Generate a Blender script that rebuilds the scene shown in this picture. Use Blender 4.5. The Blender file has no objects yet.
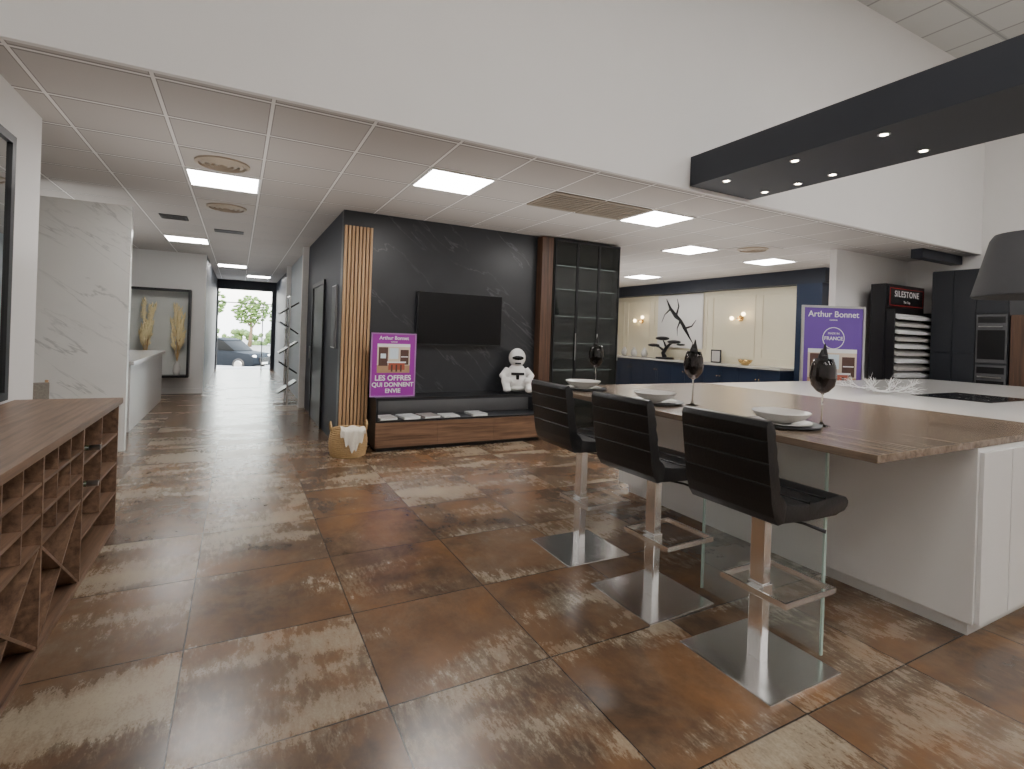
import bpy,bmesh,math,random
from mathutils import Vector,Matrix
random.seed(7)
COL=bpy.context.scene.collection
PI=math.pi
# ---------------------------------------------------------------- geometry helper
class G:
    def __init__(s): s.bm=bmesh.new()
    def _fin(s,vs,M,bev,seg=2):
        if M is not None:
            for v in vs: v.co=M@v.co
        if bev:
            es=list({e for v in vs for e in v.link_edges})
            bmesh.ops.bevel(s.bm,geom=es,offset=bev,segments=seg,affect='EDGES',profile=0.6)
    def box(s,x0,x1,y0,y1,z0,z1,M=None,bev=0,seg=2):
        vs=bmesh.ops.create_cube(s.bm,size=1)['verts']
        for v in vs:
            v.co=Vector((x0+(v.co.x+.5)*(x1-x0),y0+(v.co.y+.5)*(y1-y0),z0+(v.co.z+.5)*(z1-z0)))
        s._fin(vs,M,bev,seg); return s
    def prism(s,poly,axis,t0,t1,M=None,bev=0):
        def P(a,b,t):
            return {'x':Vector((t,a,b)),'y':Vector((a,t,b)),'z':Vector((a,b,t))}[axis]
        A=[s.bm.verts.new(P(a,b,t0)) for a,b in poly]; B=[s.bm.verts.new(P(a,b,t1)) for a,b in poly]
        n=len(poly)
        s.bm.faces.new(A); s.bm.faces.new(B[::-1])
        for i in range(n): s.bm.faces.new((A[i],B[i],B[(i+1)%n],A[(i+1)%n]))
        s._fin(A+B,M,bev); return s
    def tube(s,pts,r,seg=10,closed=False):
        pts=[Vector(p) for p in pts]; n=len(pts)
        rs=r if isinstance(r,(list,tuple)) else [r]*n
        rings=[]; ref=None
        for i,p in enumerate(pts):
            if closed: d=pts[(i+1)%n]-pts[i-1]
            elif i==0: d=pts[1]-p
            elif i==n-1: d=p-pts[-2]
            else: d=pts[i+1]-pts[i-1]
            d.normalize()
            if ref is None:
                ref=Vector((0,0,1)) if abs(d.z)<.9 else Vector((1,0,0))
            u=(ref-d*ref.dot(d)).normalized(); w=d.cross(u); ref=u
            rings.append([s.bm.verts.new(p+(u*math.cos(2*PI*k/seg)+w*math.sin(2*PI*k/seg))*rs[i]) for k in range(seg)])
        m=n if closed else n-1
        for i in range(m):
            a=rings[i]; b=rings[(i+1)%n]
            for k in range(seg): s.bm.faces.new((a[k],a[(k+1)%seg],b[(k+1)%seg],b[k]))
        if not closed:
            s.bm.faces.new(rings[0][::-1]); s.bm.faces.new(rings[-1])
        return s
    def lathe(s,prof,c=(0,0,0),seg=32,M=None):
        c=Vector(c); rings=[]; allv=[]
        for r,z in prof:
            if r<1e-6: vs=[s.bm.verts.new(c+Vector((0,0,z)))]
            else: vs=[s.bm.verts.new(c+Vector((r*math.cos(2*PI*k/seg),r*math.sin(2*PI*k/seg),z))) for k in range(seg)]
            rings.append(vs); allv+=vs
        for a,b in zip(rings,rings[1:]):
            for k in range(seg):
                k2=(k+1)%seg
                if len(a)==1 and len(b)==1: break
                if len(a)==1: s.bm.faces.new((a[0],b[k2],b[k]))
                elif len(b)==1: s.bm.faces.new((a[k],a[k2],b[0]))
                else: s.bm.faces.new((a[k],a[k2],b[k2],b[k]))
        if M is not None:
            for v in allv: v.co=M@v.co
        return s
    def ball(s,c,r,sc=(1,1,1),sub=3,M=None):
        vs=bmesh.ops.create_icosphere(s.bm,subdivisions=sub,radius=r)['verts']
        for v in vs:
            v.co=Vector((v.co.x*sc[0],v.co.y*sc[1],v.co.z*sc[2]))
            if M is not None: v.co=M@v.co
            v.co+=Vector(c)
        return s
    def mesh(s,name,mat,smooth=False,auto=False):
        bmesh.ops.recalc_face_normals(s.bm,faces=s.bm.faces)
        me=bpy.data.meshes.new(name); s.bm.to_mesh(me); s.bm.free()
        for m in (mat if isinstance(mat,(list,tuple)) else [mat]): me.materials.append(m)
        if smooth or auto:
            for p in me.polygons: p.use_smooth=True
        if auto:
            try: me.set_sharp_from_angle(angle=math.radians(35))
            except Exception: pass
        return me
def obj(name,me,parent=None,loc=(0,0,0)):
    o=bpy.data.objects.new(name,me); COL.objects.link(o); o.location=loc
    if parent: o.parent=parent
    return o
def thing(name,label,cat,loc=(0,0,0),rz=0,group=None):
    o=bpy.data.objects.new(name,None); COL.objects.link(o); o.location=loc; o.rotation_euler=(0,0,rz)
    o.empty_display_size=.1; o["label"]=label; o["category"]=cat
    if group: o["group"]=group
    return o
def tmesh(name,g,mat,label,cat,loc=(0,0,0),rz=0,group=None,**k):
    o=obj(name,g.mesh(name,mat,**k)); o.location=loc; o.rotation_euler=(0,0,rz)
    o["label"]=label; o["category"]=cat
    if group: o["group"]=group
    return o
def struct(name,g,mat):
    o=obj(name,g.mesh(name,mat)); o["kind"]="structure"; return o
def part(p,name,g,mat,label=None,**k):
    o=obj(name,g.mesh(name,mat,**k),p)
    if label: o["label"]=label
    return o
def dup(root,loc,rz=None,label=None):
    n=root.copy(); COL.objects.link(n); n.location=loc
    if rz is not None: n.rotation_euler=(0,0,rz)
    if label: n["label"]=label
    def rec(a,b):
        for ch in a.children:
            c=ch.copy(); COL.objects.link(c); c.parent=b; rec(ch,c)
    rec(root,n); return n
def text(parent,body,size,mat,loc,rot=(PI/2,0,0),name="lettering",align='CENTER',bold=0,sp=1.0):
    cu=bpy.data.curves.new("t",'FONT'); cu.body=body; cu.size=size; cu.align_x=align; cu.align_y='CENTER'
    cu.extrude=.001; cu.offset=bold; cu.space_character=sp
    to=bpy.data.objects.new("t",cu); COL.objects.link(to)
    dg=bpy.context.evaluated_depsgraph_get()
    me=bpy.data.meshes.new_from_object(to.evaluated_get(dg))
    bpy.data.objects.remove(to)
    me.materials.clear(); me.materials.append(mat)
    o=obj(name,me,parent); o.location=loc; o.rotation_euler=rot
    return o
# ---------------------------------------------------------------- materials
def nodes(name):
    m=bpy.data.materials.new(name); m.use_nodes=True
    nt=m.node_tree; b=nt.nodes["Principled BSDF"]
    return m,nt,b
def N(nt,t,**k):
    n=nt.nodes.new(t)
    for a,v in k.items(): setattr(n,a,v)
    return n
def coords(nt,scale=(1,1,1),rot=(0,0,0),world=False):
    if world:
        g=N(nt,'ShaderNodeNewGeometry'); out=g.outputs['Position']
    else:
        g=N(nt,'ShaderNodeTexCoord'); out=g.outputs['Object']
    mp=N(nt,'ShaderNodeMapping'); mp.inputs['Scale'].default_value=scale; mp.inputs['Rotation'].default_value=rot
    nt.links.new(out,mp.inputs['Vector']); return mp.outputs['Vector']
def c4(c): return (c[0],c[1],c[2],1)
def pm(name,c,var=.12,scale=20,rough=.5,metal=0,bump=0,coat=0,trans=0,ior=1.45,emit=0,ecol=None,spec=.5,stretch=(1,1,1),world=False,alpha=1):
    m,nt,b=nodes(name)
    v=coords(nt,stretch,world=world)
    no=N(nt,'ShaderNodeTexNoise'); no.inputs['Scale'].default_value=scale; no.inputs['Detail'].default_value=4
    nt.links.new(v,no.inputs['Vector'])
    mx=N(nt,'ShaderNodeMix',data_type='RGBA')
    mx.inputs[6].default_value=c4([max(0,x*(1-var)) for x in c]); mx.inputs[7].default_value=c4([min(1,x*(1+var)) for x in c])
    nt.links.new(no.outputs['Fac'],mx.inputs[0]); nt.links.new(mx.outputs[2],b.inputs['Base Color'])
    b.inputs['Roughness'].default_value=rough; b.inputs['Metallic'].default_value=metal; b.inputs['Alpha'].default_value=alpha
    b.inputs['Coat Weight'].default_value=coat; b.inputs['Transmission Weight'].default_value=trans; b.inputs['IOR'].default_value=ior
    b.inputs['Specular IOR Level'].default_value=spec
    if emit:
        b.inputs['Emission Color'].default_value=c4(ecol or c); b.inputs['Emission Strength'].default_value=emit
    if bump:
        bp=N(nt,'ShaderNodeBump'); bp.inputs['Strength'].default_value=bump; bp.inputs['Distance'].default_value=.01
        nt.links.new(no.outputs['Fac'],bp.inputs['Height']); nt.links.new(bp.outputs['Normal'],b.inputs['Normal'])
    return m
def wood(name,dark,light,axis='y',rough=.4,scale=1):
    m,nt,b=nodes(name)
    st={'x':(.6,14,14),'y':(14,.6,14),'z':(14,14,.6)}[axis]
    v=coords(nt,[q*scale for q in st])
    no=N(nt,'ShaderNodeTexNoise'); no.inputs['Scale'].default_value=2.2; no.inputs['Detail'].default_value=7; no.inputs['Distortion'].default_value=.4
    nt.links.new(v,no.inputs['Vector'])
    n2=N(nt,'ShaderNodeTexNoise'); n2.inputs['Scale'].default_value=12; n2.inputs['Detail'].default_value=3
    nt.links.new(v,n2.inputs['Vector'])
    ad=N(nt,'ShaderNodeMath',operation='MULTIPLY_ADD'); ad.inputs[1].default_value=.35
    nt.links.new(n2.outputs['Fac'],ad.inputs[0]); nt.links.new(no.outputs['Fac'],ad.inputs[2])
    cr=N(nt,'ShaderNodeValToRGB'); cr.color_ramp.elements[0].position=.47; cr.color_ramp.elements[1].position=.86
    cr.color_ramp.elements[0].color=c4(dark); cr.color_ramp.elements[1].color=c4(light)
    nt.links.new(ad.outputs[0],cr.inputs[0]); nt.links.new(cr.outputs[0],b.inputs['Base Color'])
    b.inputs['Roughness'].default_value=rough
    return m
def marble(name,base,vein,rot=(0,.6,0),stretch=(1,1,1),width=.02,scale=1.0,rough=.3,amt=1.0,bvar=.25):
    m,nt,b=nodes(name)
    g=N(nt,'ShaderNodeTexCoord')
    m1=N(nt,'ShaderNodeMapping'); m1.inputs['Rotation'].default_value=rot; nt.links.new(g.outputs['Object'],m1.inputs['Vector'])
    m2=N(nt,'ShaderNodeMapping'); m2.inputs['Scale'].default_value=stretch; nt.links.new(m1.outputs[0],m2.inputs['Vector'])
    no=N(nt,'ShaderNodeTexNoise'); no.inputs['Scale'].default_value=scale; no.inputs['Detail'].default_value=6; no.inputs['Roughness'].default_value=.55; no.inputs['Distortion'].default_value=.4
    nt.links.new(m2.outputs[0],no.inputs['Vector'])
    s=N(nt,'ShaderNodeMath',operation='SUBTRACT'); s.inputs[1].default_value=.5; nt.links.new(no.outputs['Fac'],s.inputs[0])
    a=N(nt,'ShaderNodeMath',operation='ABSOLUTE'); nt.links.new(s.outputs[0],a.inputs[0])
    mr=N(nt,'ShaderNodeMapRange'); mr.inputs['From Min'].default_value=0; mr.inputs['From Max'].default_value=width
    mr.inputs['To Min'].default_value=amt; mr.inputs['To Max'].default_value=0; nt.links.new(a.outputs[0],mr.inputs['Value'])
    n2=N(nt,'ShaderNodeTexNoise'); n2.inputs['Scale'].default_value=2.3; n2.inputs['Detail'].default_value=3; nt.links.new(m2.outputs[0],n2.inputs['Vector'])
    mr2=N(nt,'ShaderNodeMapRange'); mr2.inputs['From Min'].default_value=.38; mr2.inputs['From Max'].default_value=.6; nt.links.new(n2.outputs['Fac'],mr2.inputs['Value'])
    mu=N(nt,'ShaderNodeMath',operation='MULTIPLY'); nt.links.new(mr.outputs[0],mu.inputs[0]); nt.links.new(mr2.outputs[0],mu.inputs[1])
    n3=N(nt,'ShaderNodeTexNoise'); n3.inputs['Scale'].default_value=3; n3.inputs['Detail'].default_value=5; nt.links.new(g.outputs['Object'],n3.inputs['Vector'])
    bm_=N(nt,'ShaderNodeMix',data_type='RGBA'); bm_.inputs[6].default_value=c4([x*(1-bvar) for x in base]); bm_.inputs[7].default_value=c4([min(1,x*(1+bvar)) for x in base])
    nt.links.new(n3.outputs['Fac'],bm_.inputs[0])
    mx=N(nt,'ShaderNodeMix',data_type='RGBA'); mx.inputs[7].default_value=c4(vein)
    nt.links.new(mu.outputs[0],mx.inputs[0]); nt.links.new(bm_.outputs[2],mx.inputs[6]); nt.links.new(mx.outputs[2],b.inputs['Base Color'])
    b.inputs['Roughness'].default_value=rough
    return m
def M2(nt,op,a,b=None,c=None):
    n=N(nt,'ShaderNodeMath',operation=op)
    for i,q in enumerate((a,b,c)):
        if q is None: continue
        if isinstance(q,(int,float)): n.inputs[i].default_value=q
        else: nt.links.new(q,n.inputs[i])
    return n.outputs[0]
def grid_line(nt,coord,off,pitch,w):
    t=M2(nt,'DIVIDE',M2(nt,'SUBTRACT',coord,off),pitch)
    fr=M2(nt,'FRACT',t)
    d=M2(nt,'MINIMUM',fr,M2(nt,'SUBTRACT',1.0,fr))
    return M2(nt,'LESS_THAN',d,w/pitch/2),M2(nt,'FLOOR',t)
def ceil_mat(name,tile,bar,ox=.16,oy=4.375,p=.65,dk=.55):
    m,nt,b=nodes(name)
    g=N(nt,'ShaderNodeNewGeometry'); sp=N(nt,'ShaderNodeSeparateXYZ'); nt.links.new(g.outputs['Position'],sp.inputs[0])
    lx,fx=grid_line(nt,sp.outputs[0],ox,p,.022); ly,fy=grid_line(nt,sp.outputs[1],oy,p,.022)
    ex,_=grid_line(nt,sp.outputs[0],ox,p,.036); ey,_=grid_line(nt,sp.outputs[1],oy,p,.062)  # wider bands: shadow along the bar edges, painted into the tile colour
    ln=M2(nt,'MAXIMUM',lx,ly); en=M2(nt,'MAXIMUM',ex,ey)
    cb=N(nt,'ShaderNodeCombineXYZ'); nt.links.new(fx,cb.inputs[0]); nt.links.new(fy,cb.inputs[1])
    wn=N(nt,'ShaderNodeTexWhiteNoise'); nt.links.new(cb.outputs[0],wn.inputs['Vector'])
    no=N(nt,'ShaderNodeTexNoise'); no.inputs['Scale'].default_value=60; nt.links.new(g.outputs['Position'],no.inputs['Vector'])
    f=M2(nt,'MULTIPLY_ADD',wn.outputs['Value'],.6,M2(nt,'MULTIPLY',no.outputs['Fac'],.4))
    mx=N(nt,'ShaderNodeMix',data_type='RGBA'); mx.inputs[6].default_value=c4([x*.9 for x in tile]); mx.inputs[7].default_value=c4([x*1.06 for x in tile])
    nt.links.new(f,mx.inputs[0])
    m2=N(nt,'ShaderNodeMix',data_type='RGBA'); m2.inputs[7].default_value=c4([x*dk for x in tile])
    nt.links.new(en,m2.inputs[0]); nt.links.new(mx.outputs[2],m2.inputs[6])
    m3=N(nt,'ShaderNodeMix',data_type='RGBA'); m3.inputs[7].default_value=c4(bar)
    nt.links.new(ln,m3.inputs[0]); nt.links.new(m2.outputs[2],m3.inputs[6]); nt.links.new(m3.outputs[2],b.inputs['Base Color'])
    b.inputs['Roughness'].default_value=.75
    return m
def floor_mat():
    m,nt,b=nodes("rusty_floor_tiles")
    g=N(nt,'ShaderNodeNewGeometry'); sp=N(nt,'ShaderNodeSeparateXYZ'); nt.links.new(g.outputs['Position'],sp.inputs[0])
    p=.73
    lx,fx=grid_line(nt,sp.outputs[0],-.17,p,.006); ly,fy=grid_line(nt,sp.outputs[1],1.96,p,.007)
    ln=M2(nt,'MAXIMUM',lx,ly)
    cb=N(nt,'ShaderNodeCombineXYZ'); nt.links.new(fx,cb.inputs[0]); nt.links.new(fy,cb.inputs[1])
    wn=N(nt,'ShaderNodeTexWhiteNoise'); nt.links.new(cb.outputs[0],wn.inputs['Vector'])
    cb2=N(nt,'ShaderNodeVectorMath',operation='ADD'); cb2.inputs[1].default_value=(17.3,5.1,2.2); nt.links.new(cb.outputs[0],cb2.inputs[0])
    wn2=N(nt,'ShaderNodeTexWhiteNoise'); nt.links.new(cb2.outputs[0],wn2.inputs['Vector'])
    sc=N(nt,'ShaderNodeVectorMath',operation='SCALE'); sc.inputs['Scale'].default_value=20; nt.links.new(wn.outputs['Color'],sc.inputs[0])
    ad=N(nt,'ShaderNodeVectorMath',operation='ADD'); nt.links.new(g.outputs['Position'],ad.inputs[0]); nt.links.new(sc.outputs[0],ad.inputs[1])
    def noise(scale,detail,st=(1,1,1),dist=0,rough=.55):
        mp=N(nt,'ShaderNodeMapping'); mp.inputs['Scale'].default_value=st; nt.links.new(ad.outputs[0],mp.inputs['Vector'])
        n=N(nt,'ShaderNodeTexNoise'); n.inputs['Scale'].default_value=scale; n.inputs['Detail'].default_value=detail
        n.inputs['Distortion'].default_value=dist; n.inputs['Roughness'].default_value=rough
        nt.links.new(mp.outputs[0],n.inputs['Vector']); return n.outputs['Fac']
    big=noise(1.5,2,(.6,1.7,1),.1)
    streak=noise(22,8,(1.5,.45,1),.05,.78)
    mid=noise(2.4,8,(1.1,.9,1),.2,.70)
    rust=noise(1.7,5,(1,1,1),.4,.65)
    fine=noise(110,3,(1.2,.8,1))
    t=M2(nt,'ADD',M2(nt,'MULTIPLY',mid,.85),M2(nt,'MULTIPLY',wn.outputs['Value'],.08))
    t=M2(nt,'ADD',t,M2(nt,'MULTIPLY',M2(nt,'SUBTRACT',streak,.5),.18))
    cr=N(nt,'ShaderNodeValToRGB'); el=cr.color_ramp.elements
    el[0].position=.30; el[0].color=(.065,.044,.031,1); el[1].position=.72; el[1].color=(.25,.20,.145,1)
    e=el.new(.42); e.color=(.105,.066,.042,1); e=el.new(.52); e.color=(.155,.100,.062,1)
    nt.links.new(t,cr.inputs[0])
    rm=N(nt,'ShaderNodeMapRange'); rm.inputs['From Min'].default_value=.42; rm.inputs['From Max'].default_value=.68; nt.links.new(rust,rm.inputs['Value'])
    rcol=N(nt,'ShaderNodeMix',data_type='RGBA'); rcol.inputs[6].default_value=(.14,.065,.028,1); rcol.inputs[7].default_value=(.31,.155,.065,1); nt.links.new(mid,rcol.inputs[0])
    mr_=N(nt,'ShaderNodeMix',data_type='RGBA'); nt.links.new(M2(nt,'MULTIPLY',rm.outputs[0],.80),mr_.inputs[0]); nt.links.new(cr.outputs[0],mr_.inputs[6]); nt.links.new(rcol.outputs[2],mr_.inputs[7])
    c=M2(nt,'ADD',M2(nt,'MULTIPLY',big,1.5),M2(nt,'MULTIPLY',streak,.85))
    c=M2(nt,'ADD',c,M2(nt,'MULTIPLY',wn2.outputs['Value'],.26))
    mr=N(nt,'ShaderNodeMapRange'); mr.inputs['From Min'].default_value=1.34; mr.inputs['From Max'].default_value=1.68; nt.links.new(c,mr.inputs['Value'])
    mask=M2(nt,'MULTIPLY',mr.outputs[0],M2(nt,'MULTIPLY_ADD',fine,1.3,.15))
    mask=M2(nt,'MINIMUM',mask,.74)
    crm=N(nt,'ShaderNodeMix',data_type='RGBA'); crm.inputs[6].default_value=(.31,.25,.175,1); crm.inputs[7].default_value=(.54,.465,.34,1); nt.links.new(mid,crm.inputs[0])
    mx=N(nt,'ShaderNodeMix',data_type='RGBA'); nt.links.new(mask,mx.inputs[0]); nt.links.new(mr_.outputs[2],mx.inputs[6]); nt.links.new(crm.outputs[2],mx.inputs[7])
    m3=N(nt,'ShaderNodeMix',data_type='RGBA'); m3.inputs[7].default_value=(.03,.024,.02,1)
    nt.links.new(ln,m3.inputs[0]); nt.links.new(mx.outputs[2],m3.inputs[6]); nt.links.new(m3.outputs[2],b.inputs['Base Color'])
    rg=M2(nt,'MULTIPLY_ADD',mid,.16,.17); rg=M2(nt,'MULTIPLY_ADD',mask,.08,rg)
    nt.links.new(rg,b.inputs['Roughness']); b.inputs['Specular IOR Level'].default_value=.6
    bp=N(nt,'ShaderNodeBump'); bp.inputs['Strength'].default_value=.06; bp.inputs['Distance'].default_value=.004
    h=M2(nt,'SUBTRACT',streak,M2(nt,'MULTIPLY',ln,2.0)); nt.links.new(h,bp.inputs['Height']); nt.links.new(bp.outputs['Normal'],b.inputs['Normal'])
    return m
def emis(name,c,s):
    m,nt,b=nodes(name); b.inputs['Base Color'].default_value=(.8,.8,.8,1)
    no=N(nt,'ShaderNodeTexNoise'); no.inputs['Scale'].default_value=3
    mx=N(nt,'ShaderNodeMix',data_type='RGBA'); mx.inputs[6].default_value=c4([x*.97 for x in c]); mx.inputs[7].default_value=c4(c)
    nt.links.new(no.outputs['Fac'],mx.inputs[0]); nt.links.new(mx.outputs[2],b.inputs['Emission Color'])
    b.inputs['Emission Strength'].default_value=s; return m

WHITE=pm("white_wall_paint",(.77,.755,.735),.02,3,.7)
GREYW=pm("grey_wall_paint",(.42,.47,.50),.03,3,.6)
CREAM=pm("cream_wall_paint",(.84,.78,.60),.03,3,.6)
NAVY=pm("navy_wall_paint",(.020,.025,.038),.1,4,.5)
NAVYC=pm("navy_lacquer",(.017,.028,.058),.08,5,.35)
CEIL=ceil_mat("ceiling_tiles_low",(.50,.47,.44),(.80,.78,.75))
CEILH=ceil_mat("ceiling_tiles_high",(.60,.60,.58),(.34,.34,.34),dk=.8)
FLOOR=floor_mat()
BLKMARB=marble("black_veined_stone",(.026,.028,.032),(.12,.12,.13),(0,-.75,0),(.35,.6,1.6),.008,1.3,.35,.6)
WHTMARB=marble("white_veined_stone",(.76,.75,.72),(.40,.40,.39),(0,-.6,0),(.35,.6,2.0),.014,1.8,.25,.7,.06)
WALNUTX=wood("walnut_along_x",(.09,.048,.028),(.26,.148,.088),'x',.4)
WALNUTZ=wood("walnut_upright",(.045,.024,.015),(.14,.07,.04),'z',.4)
BARWOOD=wood("bar_walnut",(.112,.080,.056),(.26,.197,.145),'y',.24)
RACKW=wood("rack_walnut",(.10,.056,.036),(.25,.152,.096),'y',.4)
OAK=wood("oak_slat",(.36,.205,.10),(.58,.37,.20),'z',.5)
BLACK=pm("black_satin",(.013,.013,.015),.1,10,.4)
BLACKM=pm("charcoal_soffit",(.036,.041,.052),.05,5,.6)
LEATHER=pm("black_leather",(.010,.010,.011),.2,90,.36,bump=.12)
CHROME=pm("polished_chrome",(.92,.92,.92),.02,5,.16,1)
CHROMEB=pm("mirror_chrome",(.97,.97,.97),.02,5,.20,1)
STEEL=pm("brushed_steel",(.5,.5,.5),.08,30,.3,1)
WLAC=pm("white_lacquer",(.74,.73,.71),.02,5,.25)
QUARTZ=pm("white_quartz",(.82,.81,.79),.03,15,.15)
GLASS=pm("clear_glass",(.93,.97,.96),.01,5,.0,trans=1,ior=1.45)
PANEG=pm("pane_glass",(.62,.72,.69),.03,5,.03,spec=1,alpha=.16)
EDGEG=pm("green_glass_edge",(.40,.52,.47),.05,20,.15)
SMOKE=pm("smoked_glass",(.24,.21,.21),.05,5,.03,trans=1,ior=1.45)
TINT=pm("smoked_door_glass",(.010,.013,.012),.03,2,.05,spec=.9,alpha=.62)
SCREEN=pm("tv_screen",(.003,.003,.004),.1,3,.10,spec=.35)
HOBM=pm("hob_ring",(.05,.05,.05),.1,3,.3)
PURPLE=pm("purple_print",(.33,.03,.34),.04,6,.35)
VIOLET=pm("violet_print",(.15,.07,.36),.04,6,.35)
PAPER=pm("white_print",(.85,.85,.85),.02,6,.5)
REDL=pm("red_outline",(.55,.03,.03),.05,6,.5)
CERAM=pm("stoneware_white",(.58,.56,.53),.05,20,.25)
SLATE=pm("slate_plate",(.07,.075,.08),.15,25,.4)
BRASS=pm("brass",(.75,.52,.22),.05,10,.25,1)
WICKER=pm("wicker",(.55,.37,.18),.3,60,.7,bump=.5)
CLOTH=pm("cream_cloth",(.75,.70,.60),.1,25,.9,bump=.3)
NAPK=pm("dark_napkin",(.02,.018,.018),.2,30,.7)
MIRROR=pm("mirror_glass",(.75,.78,.78),.02,4,.03,1)
PANEL=emis("light_panel_glow",(1,.975,.95),27)
PANELH=emis("high_fill_glow",(1,.98,.96),15.5)
SPOT=emis("spot_glow",(1,.86,.66),40)
WARM=emis("warm_bulb",(1,.75,.4),14)
LEDW=emis("white_led_strip",(.95,.95,1),8)
LEDC=emis("cabinet_led_strip",(.85,1,.92),2.5)

# ---------------------------------------------------------------- structure
H=2.9
struct("floor",G().box(-4.6,10.1,-4.1,19.1,-.1,0),FLOOR)
struct("ceiling",G().box(-4.6,10.1,3.66,19.1,H,H+.1),CEIL)
struct("ceiling_high",G().box(-1.4,10.1,-4.1,3.66,5.6,5.7),CEILH)
struct("wall_bulkhead",G().box(-1.3,9.9,3.62,3.66,H,5.6),WHITE)
struct("wall_left",G().box(-1.4,-1.3,-4.0,3.66,0,5.6).box(-1.4,-1.3,3.66,4.94,0,H),WHITE)
struct("wall_left_return",G().box(-2.8,-1.4,4.84,4.94,0,H),WHITE)
struct("wall_far_left",G().box(-2.9,-2.8,4.84,12.7,0,H),GREYW)
struct("wall_reception",G().box(-2.8,-.62,12.6,12.7,0,H),WHITE)
struct("wall_corridor_left",G().box(-.72,-.62,12.7,19,0,H),NAVY)
struct("wall_end",G().box(-.72,-.60,19,19.1,0,H).box(1.0,1.2,19,19.1,0,H).box(-.60,1.0,19,19.1,2.62,H),NAVY)
struct("wall_feature",G().box(1.1,5.25,6.55,6.65,0,H),BLKMARB)
struct("wall_corridor_right",G().box(1.1,1.2,6.65,10.0,0,H),NAVY)
struct("wall_corridor_right_middle",G().box(1.1,1.2,10.0,13.6,0,H),GREYW)
struct("wall_corridor_right_far",G().box(1.1,1.2,13.6,19,0,H),NAVY)
struct("wall_block_right",G().box(5.15,5.25,6.65,13.5,0,H),NAVY)
struct("wall_back_right",G().box(5.15,10,13.5,13.6,0,H),CREAM)
struct("wall_right",G().box(9.9,10,-4,3.66,0,5.6).box(9.9,10,3.66,5.8,0,H),WHITE)
struct("wall_right_panelled",G().box(9.9,10,5.8,13.5,0,H),CREAM)
struct("wall_showroom_return",G().box(7.9,9.9,4.6,4.7,0,H),WHITE)
struct("wall_behind",G().box(-1.3,9.9,-4.1,-4.0,0,5.6),WHITE)
struct("wall_marble_partition",G().box(-2.4,-1.08,7.1,7.2,0,2.73),WHTMARB)
struct("trim_2",G().box(9.62,9.9,5.8,13.5,2.62,H),NAVY)
struct("trim_3",G().box(9.62,9.9,5.85,6.35,0,2.62),NAVYC)
struct("trim_4",G().box(8.7,9.9,3.85,4.0,2.77,H),NAVY)
struct("trim_10",G().box(1.0,1.1,10.0,10.12,0,H),WHITE)
struct("trim_11",G().box(1.0,1.1,13.5,13.6,0,H),WHITE)
struct("baseboard_reception",G().box(-2.8,-.62,12.57,12.6,0,.1),WHITE)
k=5
for (y0,y1) in ((6.5,7.3),(7.45,8.6),(8.75,10.55),(10.7,11.6),(11.75,13.3)):
    g=G()
    for a,b,c,d in ((y0,y1,1.1,1.13),(y0,y1,2.47,2.5),(y0,y0+.03,1.13,2.47),(y1-.03,y1,1.13,2.47)): g.box(9.88,9.9,a,b,c,d)
    struct("trim_%d"%k,g,CREAM); k+=1
g=G()
for a,b,c,d in ((-.60,-.57,0,2.62),(.97,1.0,0,2.62),(-.57,.97,2.59,2.62),(-.57,.97,2.16,2.19),(.70,.73,0,2.16)): g.box(a,b,19.0,19.06,c,d)
d=struct("door_1",g,pm("door_frame_grey",(.30,.31,.32),.05,5,.4))
part(d,"door_glass",G().box(.73,.97,19.02,19.03,0,2.16),GLASS)
for i,(y0,y1) in enumerate(((7.85,9.1),)):
    g=G().box(1.07,1.1,y0,y0+.06,0,2.15).box(1.07,1.1,y1-.06,y1,0,2.15).box(1.07,1.1,y0+.06,y1-.06,2.09,2.15).box(1.085,1.1,y0+.06,y1-.06,0,2.09)
    d=struct("door_%d"%(i+2),g,BLACK)
    part(d,"door_handle",G().tube([(1.04,y1-.12,.95),(1.04,y1-.12,1.15)],.012),STEEL)
# ---------------------------------------------------------------- ceiling fixtures
def panel(x,y):
    t=thing("ceiling_light_panel","square white LED panel set in the tiled ceiling","ceiling light",(x,y,H),group="LED panels in the ceiling")
    g=G()
    for a,b,c,d in ((-.32,.32,-.32,-.30),(-.32,.32,.30,.32),(-.32,-.30,-.30,.30),(.30,.32,-.30,.30)): g.box(a,b,c,d,-.015,0)
    part(t,"frame",g,WLAC); part(t,"diffuser",G().box(-.30,.30,-.30,.30,-.010,-.002),PANEL); return t
t=panel(-.165,6.0)
for x,y in ((1.785,4.7),(4.385,4.7),(6.335,6.0),(8.285,6.0),(8.285,9.25),(-.815,10.55),(-.165,14.45),(5.7,9.25),(.5,17.0),(6.335,12.0)): dup(t,(x,y,H))
def high_fill_panel(x,y):  # glowing panels out of view, added to light the tall front room
    t=thing("unseen_high_fill","large white fill panel added out of view in the high ceiling","ceiling light",(x,y,5.6),group="added fill panels in the high ceiling")
    g=G()
    for a,b,c,d in ((-.65,.65,-.65,-.62),(-.65,.65,.62,.65),(-.65,-.62,-.62,.62),(.62,.65,-.62,.62)): g.box(a,b,c,d,-.02,0)
    part(t,"frame",g,WLAC); part(t,"diffuser",G().box(-.62,.62,-.62,.62,-.015,-.003),PANELH); return t
t=high_fill_panel(1.5,-.5)
for x,y in ((4.4,-.5),(7.4,-.5),(1.5,-2.6),(4.4,-2.6),(7.4,-2.6)): dup(t,(x,y,5.6))
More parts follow.
